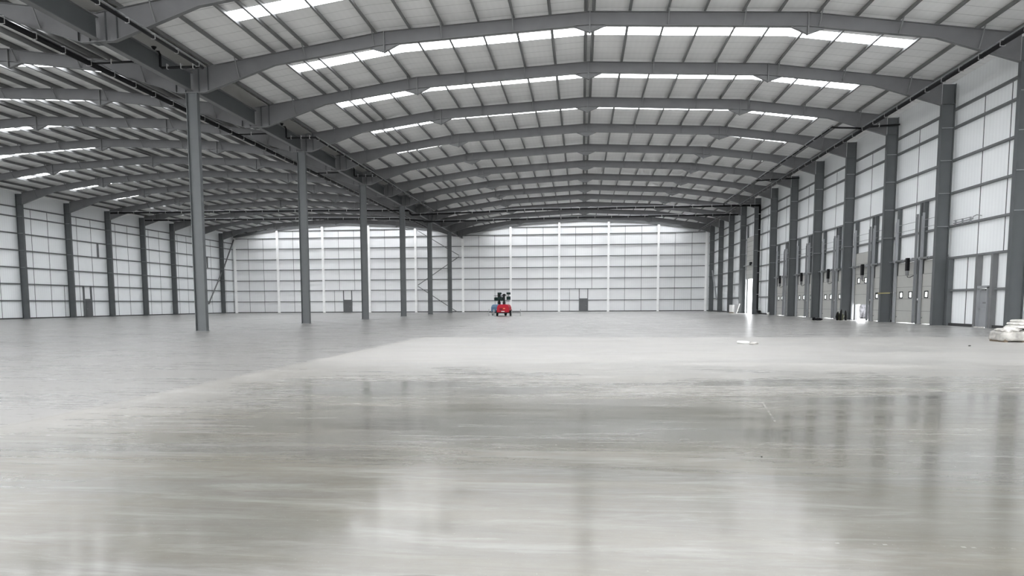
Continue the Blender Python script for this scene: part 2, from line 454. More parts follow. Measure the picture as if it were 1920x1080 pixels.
# valley beams carrying the rafters between valley columns
vs_ = list(range(-2, 12, 2))
for i, k in enumerate(vs_):
    y0, y1 = F(k)+0.18, (F(k+2)-0.18 if k < 10 else YG-0.56)
    bb = MB()
    for a, c_ in ((y0, F(k+1)-0.16), (F(k+1)+0.16, y1)):
        bb.box(XV-0.15, XV+0.15, a, c_, 12.42, 12.45, M['steel_mid'])
        bb.box(XV-0.15, XV+0.15, a, c_, 13.30, 13.33, M['steel_mid'])
        bb.box(XV-0.012, XV+0.012, a, c_, 12.45, 13.30, M['steel'])
    for s in (-1, 1): bb.box(XV+s*0.08-0.06, XV+s*0.08+0.06, F(k+1)-0.16, F(k+1)+0.16, 12.28, 12.30, M['steel'])
    o = bb.build('valley_beam')
    w = 'over the nearest valley column, towards the camera' if i == 0 else ('from the farthest valley column to the gable' if k == 10 else 'between the %s and %s valley columns' % (ORD[i-1], ORD[i]))
    tag(o, 'dark steel valley beam %s' % w, 'beam', 'beams along the roof valley')

# ------------------------------------------------------------------ rafters
def make_rafter(nave):
    c = 0.0
    t = empty('roof_rafter', (CR, 0, 0), '', 'rafter')
    top = [(-20.30, ztop(20.3)), (-10.25, 15.0), (0, 15.5), (10.25, 15.0), (20.30, ztop(20.3))]
    # toward a wall the rafter stops at the column face, toward the valley it meets the valley line
    lo, hi = (-20.485, 19.76) if nave == 'right' else (-19.72, 20.445)
    def bot(r):
        a = abs(r)
        if a <= 10.25: return 14.87 - 0.52*a/10.25
        if a <= 16.0: return 14.35 - (a-10.25)*0.132
        if a <= 19.75: return 13.59 - (a-16.0)*0.328
        return 12.36
    rs = sorted(set([lo, -16.0, -10.25, 0, 10.25, 16.0, hi] + [x for x in (-19.75, 19.75) if lo < x < hi]))
    bp = [(r, bot(r)) for r in rs]
    tp = [(r, ztop(r)) for r in (lo, -10.25, 0, 10.25, hi)]
    bb = MB()
    for ra, rb in zip(rs[:-1], rs[1:]):
        bb.prism_y([(ra, bot(ra)), (rb, bot(rb)), (rb, ztop(rb)-0.02), (ra, ztop(ra)-0.02)], -0.01, 0.01, M['rafter'])
    bb.strip(bp, -0.125, 0.125, 0.022, M['steel_mid']); bb.strip([(x, z-0.022) for x, z in tp], -0.125, 0.125, 0.022, M['rafter'])
    bb.build('rafter_beam', t)
    for name, xs in (('splice_haunch', -10.25), ('apex_haunch', 0.0), ('splice_haunch', 10.25)):
        bb = MB(); zb = bot(xs); tip = zb-0.34
        za, zc = bot(xs-0.75), bot(xs+0.75)
        bb.prism_y([(xs-0.75, za), (xs, tip), (xs+0.75, zc), (xs, zb)], -0.008, 0.008, M['steel_mid'])
        bb.strip([(xs-0.78, za-0.02), (xs, tip-0.02), (xs+0.78, zc-0.02)], -0.11, 0.11, 0.02, M['steel_mid'])
        bb.box(xs-0.03, xs+0.03, -0.13, 0.13, tip-0.03, ztop(xs)-0.022, M['steel_mid'])
        bb.build(name, t)
    for r in (-17.9, -14.35, -10.75, -7.3, -3.75, 3.75, 7.3, 10.75, 14.35, 17.9):
        bb = MB(); bb.bar((r, -0.62, ztop(r)+0.10), (r, -0.06, bot(r)+0.05), 0.05, 0.05, M['steel_mid'])
        bb.build('fly_brace', t)
    for x in ((-19.85,) if nave == 'right' else (19.85,)):
        bb = MB()
        for q in (x-0.25, x+0.25): bb.box(q-0.012, q+0.012, -0.12, -0.011, bot(q)+0.02, ztop(q)-0.03, M['steel'])
        bb.build('web_stiffener', t)
    return t
protoR = make_rafter('right'); protoL = make_rafter('left')
for nave, proto, c in (('right', protoR, CR), ('left', protoL, CL)):
    for i, k in enumerate(KS):
        o = proto if i == 0 else copy_tree(proto)
        o.location = (c, F(k), 0)
        side = 'over the dock-door nave' if nave == 'right' else 'over the left nave'
        pos = {-1: 'nearest, cut by the top of the picture', 0: 'landing on the nearest valley column', 11: 'farthest, just before the gable'}.get(k, '%s back from the camera' % ORD[i])
        o['label'] = 'grey cranked steel rafter %s, %s' % (side, pos)
        o['group'] = 'rafters of the %s nave' % nave
# end rafters on the gable posts
for nave, c in (('dock-door', CR), ('left', CL)):
    bb = MB(); lo, hi = (-20.4, 20.3)
    rs = [lo, -10.25, 0, 10.25, hi]
    for ra, rb in zip(rs[:-1], rs[1:]):
        bb.prism_y([(ra, ztop(ra)-0.42), (rb, ztop(rb)-0.42), (rb, ztop(rb)), (ra, ztop(ra))], -0.01, 0.01, M['steel_mid'])
    bb.strip([(r, ztop(r)-0.44) for r in rs], -0.1, 0.1, 0.02, M['steel_mid']); bb.strip([(r, ztop(r)-0.02) for r in rs], -0.1, 0.1, 0.02, M['steel_mid'])
    o = bb.build('gable_rafter', loc=(c, YG-0.32, 0))
    tag(o, 'shallow grey gable rafter along the top of the far wall, %s nave' % nave, 'rafter')

# ------------------------------------------------------------------ purlins
PR = [0.2, 1.95, 3.75, 5.5, 7.3, 8.97, 10.75, 12.5, 14.35, 16.1, 17.9, 19.5]
def purlin(c, r, label, grp):
    z = ztop(r); s = -1 if r > 0 else 1
    bb = MB(); y0, y1 = F(-2)-c*0, YG-0.02
    bb.box(-0.007, 0.007, 0, y1-y0, 0.0, 0.22, M['purlin'])
    bb.box(0 if s > 0 else -0.10, 0.10 if s > 0 else 0, 0, y1-y0, 0.0, 0.012, M['purlin'])
    bb.box(-0.075 if s > 0 else 0, 0 if s > 0 else 0.075, 0, y1-y0, 0.208, 0.22, M['purlin'])
    o = bb.build('roof_purlin', loc=(c+r, y0, z+0.004))
    tag(o, label, 'purlin', grp)
for nave, c in (('right', CR), ('left', CL)):
    nm = 'dock-door nave' if nave == 'right' else 'left nave'
    for side, s in (('valley' if nave == 'right' else 'wall', -1), ('wall' if nave == 'right' else 'valley', 1)):
        for i, r in enumerate(PR):
            q = {0: 'beside the ridge', 11: 'lowest by the eaves' if side == 'wall' else 'lowest by the valley gutter'}.get(i, '%s down from the ridge' % ORD[i])
            purlin(c, s*r, 'grey Z purlin on the %s side of the %s, %s' % (side, nm, q), 'purlins of the %s nave' % nave)
    sx = -1 if nave == 'right' else 1
    purlin(c, sx*15.15, 'extra close-set grey purlin at the valley side rooflight end, %s' % nm, 'purlins of the %s nave' % nave)

# ------------------------------------------------------------------ gable posts, rails, braces
bb0 = None
for j in range(-5, 6):
    x = XV + THIRD*j
    if j == -5: x += 0.35
    if j == 5: x -= 0.45
    c = CR if j >= 0 else CL
    zt = ztop(x-c)-0.45
    bb = MB()
    y = YG-0.32
    for (a, d) in ((-0.19, -0.17), (0.17, 0.19)):
        bb.box(-0.17, 0.17, a, d, 0.02, zt, M['white_steel'])
    bb.box(-0.008, 0.008, -0.17, 0.17, 0.02, zt, M['white_steel'])
    t = empty('gable_post', (x, y, 0), '', 'post', 'white posts of the far gable')
    bb.build('post_shaft', t)
    bb = MB(); bb.box(-0.22, 0.22, -0.22, 0.22, 0, 0.02, M['white_steel']); bb.build('base_plate', t)
    t['label'] = {-5: 'white gable post in the far left corner', 5: 'white gable post in the far right corner', 0: 'white gable post under the roof valley',
                  -1: 'white gable post where the zigzag brace starts, left of the valley'}.get(j,
                  'white post on the far gable, %s from the %s corner' % (ORD[(j+5) if j < 0 else (5-j)], 'left' if j < 0 else 'right'))
def rail_label(i, where): return 'dark horizontal wall rail, %s from the floor, %s' % (ORD[i], where)
for j in range(-5, 5):
    x0, x1 = XV+THIRD*j, XV+THIRD*(j+1)
    if j == -5: x0 += 0.35
    if j == 4: x1 -= 0.45
    c = CR if j >= 0 else CL
    for i, z in enumerate(GZ):
        a, d = x0+0.18, x1-0.18
        if z > 14 and not (abs(a-c) < 13 and abs(d-c) < 13): continue
        if z > 14 and (abs(a-c) > 12.6 or abs(d-c) > 12.6): continue
        bb = MB(); bb.box(0, d-a, 0, 0.18, -0.055, 0.055, M['rail'])
        o = bb.build('wall_rail', loc=(a, YG-0.22, z))
        w = 'far gable bay %s from the left' % ORD[j+5]
        if any(x0 < dd[0] < x1 for dd in DG) and i == 0:   # rail interrupted by the door
            bpy.data.objects.remove(o); dd = [q for q in DG if x0 < q[0] < x1][0]
            for aa, cc, nm in ((a, dd[0]-0.12, 'left of the door'), (dd[1]+0.12, d, 'right of the door')):
                bb = MB(); bb.box(0, cc-aa, 0, 0.18, -0.055, 0.055, M['rail']); o = bb.build('wall_rail', loc=(aa, YG-0.22, z))
                tag(o, 'dark rail at door height, %s, %s' % (nm, w), 'rail', 'rails on the far gable')
            continue
        tag(o, rail_label(i, w), 'rail', 'rails on the far gable')
# gable doors
dn = 1
for d in DG:
    bb = MB(); bb.box(d[0], d[1], YG-0.2, YG-0.02, 0, 2.2, M['pdoor_dark'])
    fr = struct(bb.build('door_%d' % dn))
    bb = MB(); bb.box(d[0]+0.12, d[1]-0.12, YG-0.23, YG-0.2, 0.03, 2.08, M['pdoor_dark']); lf = bb.build('door_leaf', fr)
    bb = MB(); bb.bar((d[1]-0.3, YG-0.27, 1.02), (d[1]-0.16, YG-0.27, 1.02), 0.03, 0.03, M['galv']); bb.build('door_handle', lf)
    dn += 1
    for s, x in (('left', d[0]-0.06), ('right', d[1]+0.06)):
        bb = MB(); bb.box(-0.06, 0.06, 0, 0.2, 0, 3.77, M['rail']); o = bb.build('door_post', loc=(x, YG-0.2, 0))
        tag(o, 'dark post on the %s of the %s' % (s, 'gable door behind the valley columns' if d[0] < -20 else 'gable door nearer the red machine'), 'post')
# zigzag brace at the gable
zz = [(-21.1, 0.06), (-28.1, 4.53), (-20.6, 9.5), (-28.1, 14.0)]
for i, ((xa, za), (xb, zb)) in enumerate(zip(zz[:-1], zz[1:])):
    d_ = 0.018; xa, za, xb, zb = xa+(xb-xa)*d_, za+(zb-za)*d_*(i > 0), xb-(xb-xa)*d_, zb-(zb-za)*d_
    bb = MB(); bb.bar((xa, YG-0.62, za), (xb, YG-0.62, zb), 0.12, 0.12, M['steel_mid'])
    o = bb.build('diagonal_brace'); tag(o, 'grey diagonal brace beside the far valley column, %s length of the zigzag' % ['lowest', 'middle', 'highest'][i], 'brace', 'zigzag braces')
for (y0, z0, y1, z1), w_ in (((132.85, 12.8, 128.1, 7.15), 'falling from the far left corner'), ((127.7, 6.9, 122.6, 1.6), 'low beside the nearest valley column')):
    bb = MB(); bb.tube([(XL+0.5, y0, z0), (XL+0.5, y1, z1)], 0.11, M['steel_mid'], 8)
    tag(bb.build('diagonal_brace', smooth=True), 'grey diagonal brace on the left wall %s' % w_, 'brace')
bb = MB(); bb.tube([(XR-0.45, 127.65, 6.4), (XR-0.45, 123.2, 1.9)], 0.11, M['galv'], 8)
tag(bb.build('diagonal_brace', smooth=True), 'light diagonal brace low on the far end of the right wall', 'brace')

# ------------------------------------------------------------------ rails on the side walls
SZ = [2.0, 3.83, 5.62, 7.48, 9.3, 11.1, 12.12]
def side_rail(side, k, z, label, ya=None, yb=None):
    ya = F(k)+0.02 if ya is None else ya
    yb = (F(k+1)-0.02 if k < 11 else YG-0.55) if yb is None else yb
    bb = MB(); L = yb-ya
    if side == 'right':
        bb.box(0, 0.16, 0, L, -0.012, 0.0, M['galv']); bb.box(0.0, 0.012, 0, L, -0.07, -0.012, M['rail']); bb.box(0.012, 0.16, 0, L, -0.07, -0.058, M['rail']); bb.box(0.0, 0.012, 0, L, 0, 0.05, M['rail'])
        o = bb.build('wall_rail', loc=(20.785, ya, z))
    else:
        bb.box(0, 0.15, 0, L, -0.012, 0, M['rail']); bb.box(0.138, 0.15, 0, L, -0.07, 0.05, M['rail']); bb.box(0, 0.14, 0, L, -0.07, -0.058, M['rail'])
        o = bb.build('wall_rail', loc=(XL+0.01, ya, z))
    tag(o, label, 'rail', 'rails on the %s wall' % side)
RB = {0: 'the personnel door bay', 6: 'the bay before the black downpipe', 7: 'the bay over the white doorway'}
for k in range(-1, 12):
    for i, z in enumerate(SZ):
        where = RB.get(k, ('the %s dock bay' % ORD[k-1]) if 1 <= k <= 5 else ('right wall bay at the far end' if k == 11 else 'right wall bay %s from the camera' % ORD[k+1]))
        lab = 'dark wall rail %s from the floor in %s' % (ORD[i], where)
        if 1 <= k <= 5 and z < 5: continue
        if k == 7 and z < 9.3: continue
        if k == 0 and i == 0:
            side_rail('right', 0, z, 'short dark wall rail right of the grey personnel door', F(0)+0.02, F(0)+2.62)
            side_rail('right', 0, z, 'dark wall rail left of the grey personnel door', F(0)+4.48, F(0)+7.98); continue
        side_rail('right', k, z, lab)
for k in range(4, 12):
    for i, z in enumerate(SZ):
        where = 'left wall bay %s from the camera' % ORD[k-4]
        if k == 6 and i == 0:
            side_rail('left', k, z, 'short dark wall rail before the left wall door', F(6)+0.02, F(6)+2.9)
            side_rail('left', k, z, 'dark wall rail beyond the left wall door', F(6)+4.35, F(6)+7.98); continue
        side_rail('left', k, z, 'dark wall rail %s from the floor in %s' % (ORD[i], where))
# left wall door
yA, yB_ = 90.96, 92.1
bb = MB(); bb.box(XL+0.01, XL+0.18, yA-0.08, yB_+0.08, 0, 2.25, M['pdoor_dark']); fr = struct(bb.build('door_%d' % dn)); dn += 1
bb = MB(); bb.box(XL+0.18, XL+0.21, yA+0.05, yB_-0.05, 0.02, 2.12, M['pdoor_dark']); lf = bb.build('door_leaf', fr)
bb = MB(); bb.bar((XL+0.25, yA+0.12, 1.02), (XL+0.25, yA+0.26, 1.02), 0.03, 0.03, M['galv']); bb.build('door_handle', lf)
for s, y in (('nearer', yA-0.16), ('farther', yB_+0.16)):
    bb = MB(); bb.box(0, 0.16, -0.08, 0.08, 0, 3.75, M['rail']); tag(bb.build('door_post', loc=(XL+0.01, y, 0)), 'dark post on the %s side of the left wall door' % s, 'post')
for i, y in enumerate((94.14, 123.5)):
    bb = MB(); bb.box(0, 0.15, -0.1, 0.1, 7.54, 9.22, M['rail']); tag(bb.build('short_post', loc=(XL+0.01, y, 0)), 'short dark upright high on the left wall, %s' % ('before the nearest valley column' if i == 0 else 'near the far corner'), 'post')

# ------------------------------------------------------------------ personnel door in the nearest right bay
ya, yb = F(0)+3.17, F(0)+4.12
bb = MB()
bb.box(20.7, 20.94, ya-0.06, ya, 0, 2.1, M['pdoor']); bb.box(20.7, 20.94, yb, yb+0.06, 0, 2.1, M['pdoor']); bb.box(20.7, 20.94, ya-0.06, yb+0.06, 2.04, 2.18, M['pdoor'])
fr = struct(bb.build('door_%d' % dn)); dn += 1
bb = MB(); bb.box(20.82, 20.88, ya+0.01, yb-0.01, 0.03, 2.03, M['pdoor']); lf = bb.build('door_leaf', fr)
bb = MB(); bb.box(20.79, 20.82, ya+0.1, yb-0.08, 0.94, 1.0, M['galv']); bb.bar((20.77, yb-0.06, 0.97), (20.77, yb-0.2, 0.97), 0.03, 0.03, M['galv']); bb.build('push_bar', lf)
bb = MB(); bb.box(20.80, 20.82, ya+0.2, ya+0.55, 1.25, 1.33, M['steel_mid']); bb.build('door_sign', lf)
bb = MB(); bb.box(20.76, 20.82, ya+0.25, yb-0.3, 1.93, 1.99, M['steel_mid']); bb.build('door_closer', lf)
for s, y0_, y1_ in (('right', F(0)+2.64, F(0)+2.86), ('left', F(0)+4.2, F(0)+4.44)):
    bb = MB(); bb.box(20.68, 20.93, 0, y1_-y0_, 0, 3.76, M['steel_mid']); tag(bb.build('door_post', loc=(0, y0_, 0)), 'wide grey steel post on the %s side of the grey personnel door' % s, 'post')
bb = MB(); bb.box(20.66, 20.93, 0, 0.25, 0, 3.76, M['steel']); tag(bb.build('wall_post', loc=(0, F(0)+7.42, 0)), 'dark steel post beside the column left of the personnel door bay', 'post')
bb = MB()
for q in (-0.28, 0.2): bb.tube([(20.9-0.25+0.0, F(0)+4.0+q, 0.06), (20.65, F(0)+4.05+q, 0.06)], 0.05, M['film'], 6)
bb = MB(); bb.box(20.55, 20.7, F(0)+3.2, F(0)+4.0, 0, 0.05, M['film']); tag(bb.build('door_threshold_strip'), 'white dusty strip lying at the foot of the grey personnel door', 'strip')
# conduit tray above the personnel door bay
t = empty('cable_bracket', (20.7, F(0)+5.6, 5.72), 'grey tube rail with small bracket over the personnel door bay', 'bracket')
bb = MB(); bb.tube([(0, 1.6, 0.0), (0, -0.6, 0.03)], 0.03, M['galv'], 6); bb.tube([(0, 1.6, 0.14), (0, -0.2, 0.14)], 0.02, M['galv'], 6); bb.build('tube_rail', t)
bb = MB(); bb.tube([(0, -0.55, 0.05), (0, -0.62, 0.15), (0, -1.0, 0.2), (0, -1.5, 0.1)], 0.025, M['galv'], 6); bb.build('bent_hook', t)
for q in (1.4, 0.6, -0.3):
    bb = MB(); bb.box(-0.02, 0.06, q-0.02, q+0.02, -0.1, 0.17, M['galv']); bb.build('clip', t)

# ------------------------------------------------------------------ sectional dock doors
def dock_door(k, which, y0, y1, lift=0.0):
    nm = ['first', 'second', 'third', 'fourth', 'fifth'][k-1]
    state = 'part-raised pale dock door' if lift else 'closed pale dock door'
    t = empty('sectional_dock_door', (20.72, (y0+y1)/2, 0), '%s, %s of the pair in the %s dock bay from the camera' % (state, 'farther' if which == 1 else 'nearer', nm), 'dock door', 'sectional dock doors')
    w = (y1-y0)/2
    hs = [0.03, 0.80, 1.56, 2.31, 3.07, 3.86]
    for i, (a, c_) in enumerate(zip(hs[:-1], hs[1:])):
        e = 0.12 if (i == 4 and not lift) else -0.04
        bb = MB(); za, zc = a+lift, c_+lift
        ys = [-w+e, w-e]
        x0, x1 = (0.0, 0.05)
        if i == 2:
            wins = [-0.72, 0.72]
            zz0, zz1 = 1.80-0.15+lift, 1.80+0.15+lift
            edges = [ys[0]]
            bb.box(x0, x1, ys[0], ys[1], za, zz0, M['door_grey']); bb.box(x0, x1, ys[0], ys[1], zz1, zc, M['door_grey'])
            cur = ys[0]
            for wy in wins:
                bb.box(x0, x1, cur, wy-0.19, zz0, zz1, M['door_grey']); cur = wy+0.19
            bb.box(x0, x1, cur, ys[1], zz0, zz1, M['door_grey'])
        else:
            bb.box(x0, x1, ys[0], ys[1], za, zc, M['door_grey'])
        # small raised lines pressed in each section
        bb.box(x0-0.004, x0, ys[0]+0.02, ys[1]-0.02, zc-0.03, zc-0.012, M['door_line'])
        p = bb.build('door_panel', t)
        if i == 2:
            for wy in wins:
                bb = MB()
                for (a1, a2, b1, b2) in ((wy-0.27, wy+0.27, zz0-0.07, zz0), (wy-0.27, wy+0.27, zz1, zz1+0.07), (wy-0.27, wy-0.19, zz0, zz1), (wy+0.19, wy+0.27, zz0, zz1)):
                    bb.box(x0-0.02, x0+0.0, a1, a2, b1, b2, M['black'])
                fr_ = bb.build('window_frame', p)
                bb = MB(); bb.box(0.02, 0.03, wy-0.19, wy+0.19, zz0, zz1, M['glass']); bb.build('window_pane', p)
    bb = MB()
    for s in (-1, 1): bb.box(0.055, 0.225, s*(w+0.03)-0.05, s*(w+0.03)+0.05, 0, 4.05, M['steel_mid']); bb.box(0.055, 0.10, s*(w-0.05)-0.12, s*(w-0.05)+0.12, 3.0, 4.05, M['steel'])
    bb.box(0.055, 0.225, -w-0.02, w+0.02, 3.88, 4.05, M['steel_mid'])
    bb.build('jamb', t)
    if not lift:
        bb = MB()
        for s in (-1, 1): bb.box(-0.02, 0.0, s*(w-0.11)-0.05, s*(w-0.11)+0.05, 0.35, 0.42, M['steel_mid'])
        bb.build('bolt', t)
    return t
def tracks(k, which, y0, y1):
    nm = ['first', 'second', 'third', 'fourth', 'fifth'][k-1]
    t = empty('door_lifting_gear', (20.62, (y0+y1)/2, 0), 'tracks and shaft over the %s dock door of the %s dock bay from the camera' % ('farther' if which == 1 else 'nearer', nm), 'door gear', 'dock door lifting gear')
    w = (y1-y0)/2
    for s in (-1, 1):
        bb = MB(); bb.box(-0.05, 0.07, s*w-0.035+s*0.04, s*w+0.035+s*0.04, 0.02, 6.75, M['galv']); bb.box(-0.10, -0.05, s*w+s*0.075-0.01, s*w+s*0.075+0.01, 0.02, 6.55, M['galv']); bb.build('track', t)
    bb = MB(); bb.tube([(-0.12, -w-0.06, 3.98), (-0.12, w+(0.85 if which == 1 else 0.1), 3.98)], 0.022, M['galv'], 8); bb.build('shaft', t)
    bb = MB()
    for q in (-1, 1): bb.tube([(-0.12, q*0.15, 3.98), (-0.12, q*(w-0.25), 3.98)], 0.075, M['rail'], 10)
    bb.build('torsion_spring', t)
    for q in (-1, 1):
        bb = MB(); bb.tube([(-0.12, q*(w-0.2), 3.98), (-0.12, q*(w-0.02), 3.98)], 0.11, M['galv'], 12); bb.build('cable_drum', t)
    for z in (5.85, 6.3):
        bb = MB(); bb.bar((0.0, -w, z), (0.0, w, z), 0.02, 0.025, M['galv']); bb.build('tie_rod', t)
    if which == 1:
        bb = MB(); bb.box(-0.36, -0.16, -w+0.35, -w+0.62, 3.3, 4.1, M['black']); m_ = bb.build('drive_motor', t, bevel=0.03)
        bb = MB(); bb.tube([(-0.26, -w+0.48, 3.3), (-0.26, -w+0.48, 3.0)], [0.11, 0.09], M['steel_mid'], 10)
        bb.tube([(-0.26, -w+0.48, 3.02), (-0.26, -w+0.40, 2.9), (-0.2, -w+0.2, 2.88), (-0.1, -w-0.1, 2.98)], 0.02, M['black'], 6); bb.build('drive_housing', m_)
    return t
def control_box(k, y):
    nm = ['first', 'second', 'third', 'fourth', 'fifth'][k-1]
    t = empty('door_control_box', (20.70, y-0.26, 1.55), 'black control box between the doors of the %s dock bay from the camera' % nm, 'control box', 'dock door controls')
    bb = MB(); bb.box(-0.12, 0.0, -0.13, 0.13, -0.28, 0.08, M['black']); bb.build('housing', t, bevel=0.02)
    bb = MB(); bb.box(-0.14, -0.12, -0.06, 0.06, -0.1, 0.02, M['white_plastic']); bb.build('button_panel', t)
    bb = MB(); bb.tube([(-0.04, 0.05, 0.08), (-0.04, 0.06, 0.35), (-0.04, 0.14, 0.5)], 0.018, M['black'], 6); bb.tube([(-0.04, 0.1, -0.28), (-0.04, 0.12, -0.7), (-0.04, 0.1, -0.95)], 0.02, M['black'], 6); bb.build('cable', t)
for k in range(1, 6):
    nm = ['first', 'second', 'third', 'fourth', 'fifth'][k-1]
    dock_door(k, 1, F(k)+D1[0], F(k)+D1[1], lift=1.15 if k == 2 else 0.0)
    dock_door(k, 2, F(k)+D2[0], F(k)+D2[1])
    tracks(k, 1, F(k)+D1[0], F(k)+D1[1]); tracks(k, 2, F(k)+D2[0], F(k)+D2[1])
    control_box(k, F(k)+3.42)
    for nm2, q0, q1, top in (('nearer side', 3.06, 3.26, 7.4), ('farther side', 3.56, 3.76, 7.4), ('far jamb', 7.02, 7.2, 7.4)):
        bb = MB(); bb.box(20.70, 20.93, 0, q1-q0, 0, top, M['steel']); tag(bb.build('dock_post', loc=(0, F(k)+q0, 0)), 'dark steel post, %s, %s dock bay from the camera' % (nm2 if 'jamb' in nm2 else nm2 + ' of the mid pair', nm), 'post', 'posts between dock doors')
    bb = MB(); bb.box(20.80, 20.93, 0, 0.28, 0, 4.1, M['galv']); tag(bb.build('dock_infill_panel', loc=(0, F(k)+3.27, 0)), 'pale infill strip between the doors of the %s dock bay from the camera' % nm, 'panel', 'infill strips between dock doors')

# yellow and black tape across the second dock column
t = empty('barrier_tape', (20.02, F(2), 1.94), 'faded yellow tape across the column between the first two dock bays', 'tape')
bb = MB(); bb.box(-0.0, 0.01, -1.9, 0.2, -0.04, 0.04, M['yellow']); bb.build('tape_strip', t)
bb = MB(); bb.box(-0.02, 0.03, 0.2, 0.5, -0.06, 0.06, M['black']); bb.build('tape_end', t)
bb = MB(); bb.bar((0.02, -1.9, 0.02), (0.02, -3.2, 0.04), 0.015, 0.02, M['galv']); bb.build('cord', t)

# ------------------------------------------------------------------ drive-in doorway
t = empty('sectional_drive_door', (20.72, (BIG[0]+BIG[1])/2, 0), 'tall pale sectional door raised above the white open doorway', 'door')
w = (BIG[1]-BIG[0])/2
for i in range(9):
    a = 4.28 + i*0.575
    bb = MB(); bb.box(0, 0.05, -w, w, a, a+0.56, M['door_grey']); bb.box(-0.004, 0, -w+0.02, w-0.02, a+0.53, a+0.55, M['door_line']); bb.build('door_panel', t)
bb = MB(); bb.tube([(-0.25, -w-0.1, 5.95), (-0.25, w+0.5, 5.95)], 0.06, M['galv'], 8); bb.build('shaft', t)
bb = MB(); bb.box(-0.45, -0.2, -w+0.1, -w+0.7, 5.85, 6.25, M['black']); bb.build('drive_motor', t, bevel=0.03)
bb = MB()
for s in (-1, 1): bb.box(-0.06, 0.07, s*(w+0.06)-0.04, s*(w+0.06)+0.04, 0.02, 10.9, M['galv'])
bb.build('track', t)
bb = MB(); bb.box(20.72, 20.93, 0, 0.22, 0, 11.0, M['steel']); tag(bb.build('doorway_post', loc=(0, BIG[1]+0.15, 0)), 'dark steel post on the far side of the white open doorway', 'post')

# ------------------------------------------------------------------ pipes
clip_me = None
def pipe_run(x, z, y0, y1, label, r=0.09, rail=True, step=1.9):
    t = empty('drainage_pipe', (x, y0, z), label, 'pipe', 'black roof drainage pipes')
    bb = MB(); bb.tube([(0, 0, 0), (0, y1-y0, 0)], r, M['black'], 12); bb.build('pipe', t, smooth=True)
    if rail:
        bb = MB(); bb.box(-0.02, 0.02, 0, y1-y0, r+0.06, r+0.10, M['galv']); bb.build('support_rail', t)
    n = int((y1-y0)/step)
    pr = None
    for i in range(n+1):
        y = 0.4 + i*step
        if y > y1-y0: break
        if pr is None:
            bb = MB(); bb.box(-r-0.012, r+0.012, -0.02, 0.02, -r-0.012, -r, M['clip']); bb.box(-r-0.012, -r, -0.02, 0.02, -r, r+0.03, M['clip']); bb.box(r, r+0.012, -0.02, 0.02, -r, r+0.03, M['clip']); bb.box(-r, r, -0.02, 0.02, r+0.03, r+0.06, M['clip'])
            pr = bb.build('pipe_clip', t); pr.location = (0, y, 0)
        else:
            c_ = pr.copy(); COL.objects.link(c_); c_.parent = t; c_.location = (0, y, 0)
    for y in [F(k)-y0 for k in KS if y0 < F(k) < y1]:
        pass
    return t
pipe_run(-23.5, 12.95, 24.5, F(10), 'long black drainage pipe left of the valley columns, running away from the camera', 0.12)
pipe_run(-17.85, 12.55, 26.0, 36.4, 'short black drainage pipe right of the valley at the upper left of the picture', 0.075)
pipe_run(-17.85, 12.55, F(2)-3.5, F(7)-0.5, 'slim black drainage pipe right of the valley, beyond the second valley column', 0.055)
pipe_run(18.35, 12.66, 30.0, F(11), 'long black drainage pipe just inside the right wall', 0.10)
pipe_run(16.5, 12.95, F(2)-0.4, F(7)-0.4, 'slim pipe inboard of the long right wall pipe', 0.05)
def branch(pts, label, r=0.06, clips=(), funnels=()):
    o = pts[0]; t = empty('branch_pipe', o, label, 'pipe', 'black branch pipes')
    q = [tuple(Vector(p)-Vector(o)) for p in pts]
    bb = MB(); bb.tube(q, r, M['black'], 10); bb.build('pipe', t, smooth=True)
    for c_ in clips:
        d = Vector(c_)-Vector(o); bb = MB(); bb.box(d.x-0.02, d.x+0.02, d.y-r-0.02, d.y+r+0.02, d.z-r-0.015, d.z+r+0.1, M['clip']); bb.build('pipe_clip', t)
    for f_ in funnels:
        d = Vector(f_)-Vector(o); bb = MB(); bb.tube([(d.x, d.y, d.z-0.12), (d.x, d.y, d.z)], [r*0.9, r*2.2], M['black'], 10); bb.build('outlet_cone', t)
for i, k in enumerate((0, 2, 4)):
    y = F(k)-3.5; nm = ['nearest', 'second', 'third'][i]
    branch([(-17.85, y, 12.6), (-19.88, y, 12.62), (-19.95, y, 12.68), (-19.95, y, 13.25), (-20.0, y, 13.36), (-20.2, y, 13.38), (-20.24, y, 13.5)], 'black branch pipe with riser to the gutter by the %s valley column' % nm, 0.06,
           clips=[(-18.3, y, 12.6), (-18.9, y, 12.61), (-19.6, y, 12.62)], funnels=[(-20.24, y, 13.6)])
    branch([(-23.45, y, 12.95), (-20.9, y, 12.97)], 'black branch pipe joining the left valley pipe near the %s valley column' % nm, 0.05, clips=[(-22.4, y, 12.96)])
bb = MB(); bb.tube([(0, 0, -0.28), (0, 0, -0.05), (0, 0, 0)], [0.05, 0.05, 0.12], M['black'], 10)
tag(bb.build('gutter_outlet', loc=(-20.75, F(0)-3.6, 13.6)), 'small black outlet stub hanging under the gutter near the nearest branch pipe', 'outlet')
branch([(18.4, F(2)-0.5, 12.85), (20.7, F(2)-0.5, 12.95)], 'black branch pipe from the right wall pipe into the third column', 0.06, clips=[(19.4, F(2)-0.5, 12.9)])
branch([(16.5, F(2)-0.4, 12.9), (18.3, F(2)-0.4, 12.8)], 'short black pipe joining the two right wall pipes', 0.06)
branch([(16.6, F(5)-0.5, 13.05), (20.7, F(5)-0.5, 13.25)], 'black branch pipe to the sixth right wall column', 0.06, clips=[(18, F(5)-0.5, 13.1)])
branch([(16.5, F(7)-0.4, 12.95), (16.5, F(7)-0.4, 12.62)], 'black drop joining the inboard pipe to the nearer cross pipe', 0.06)
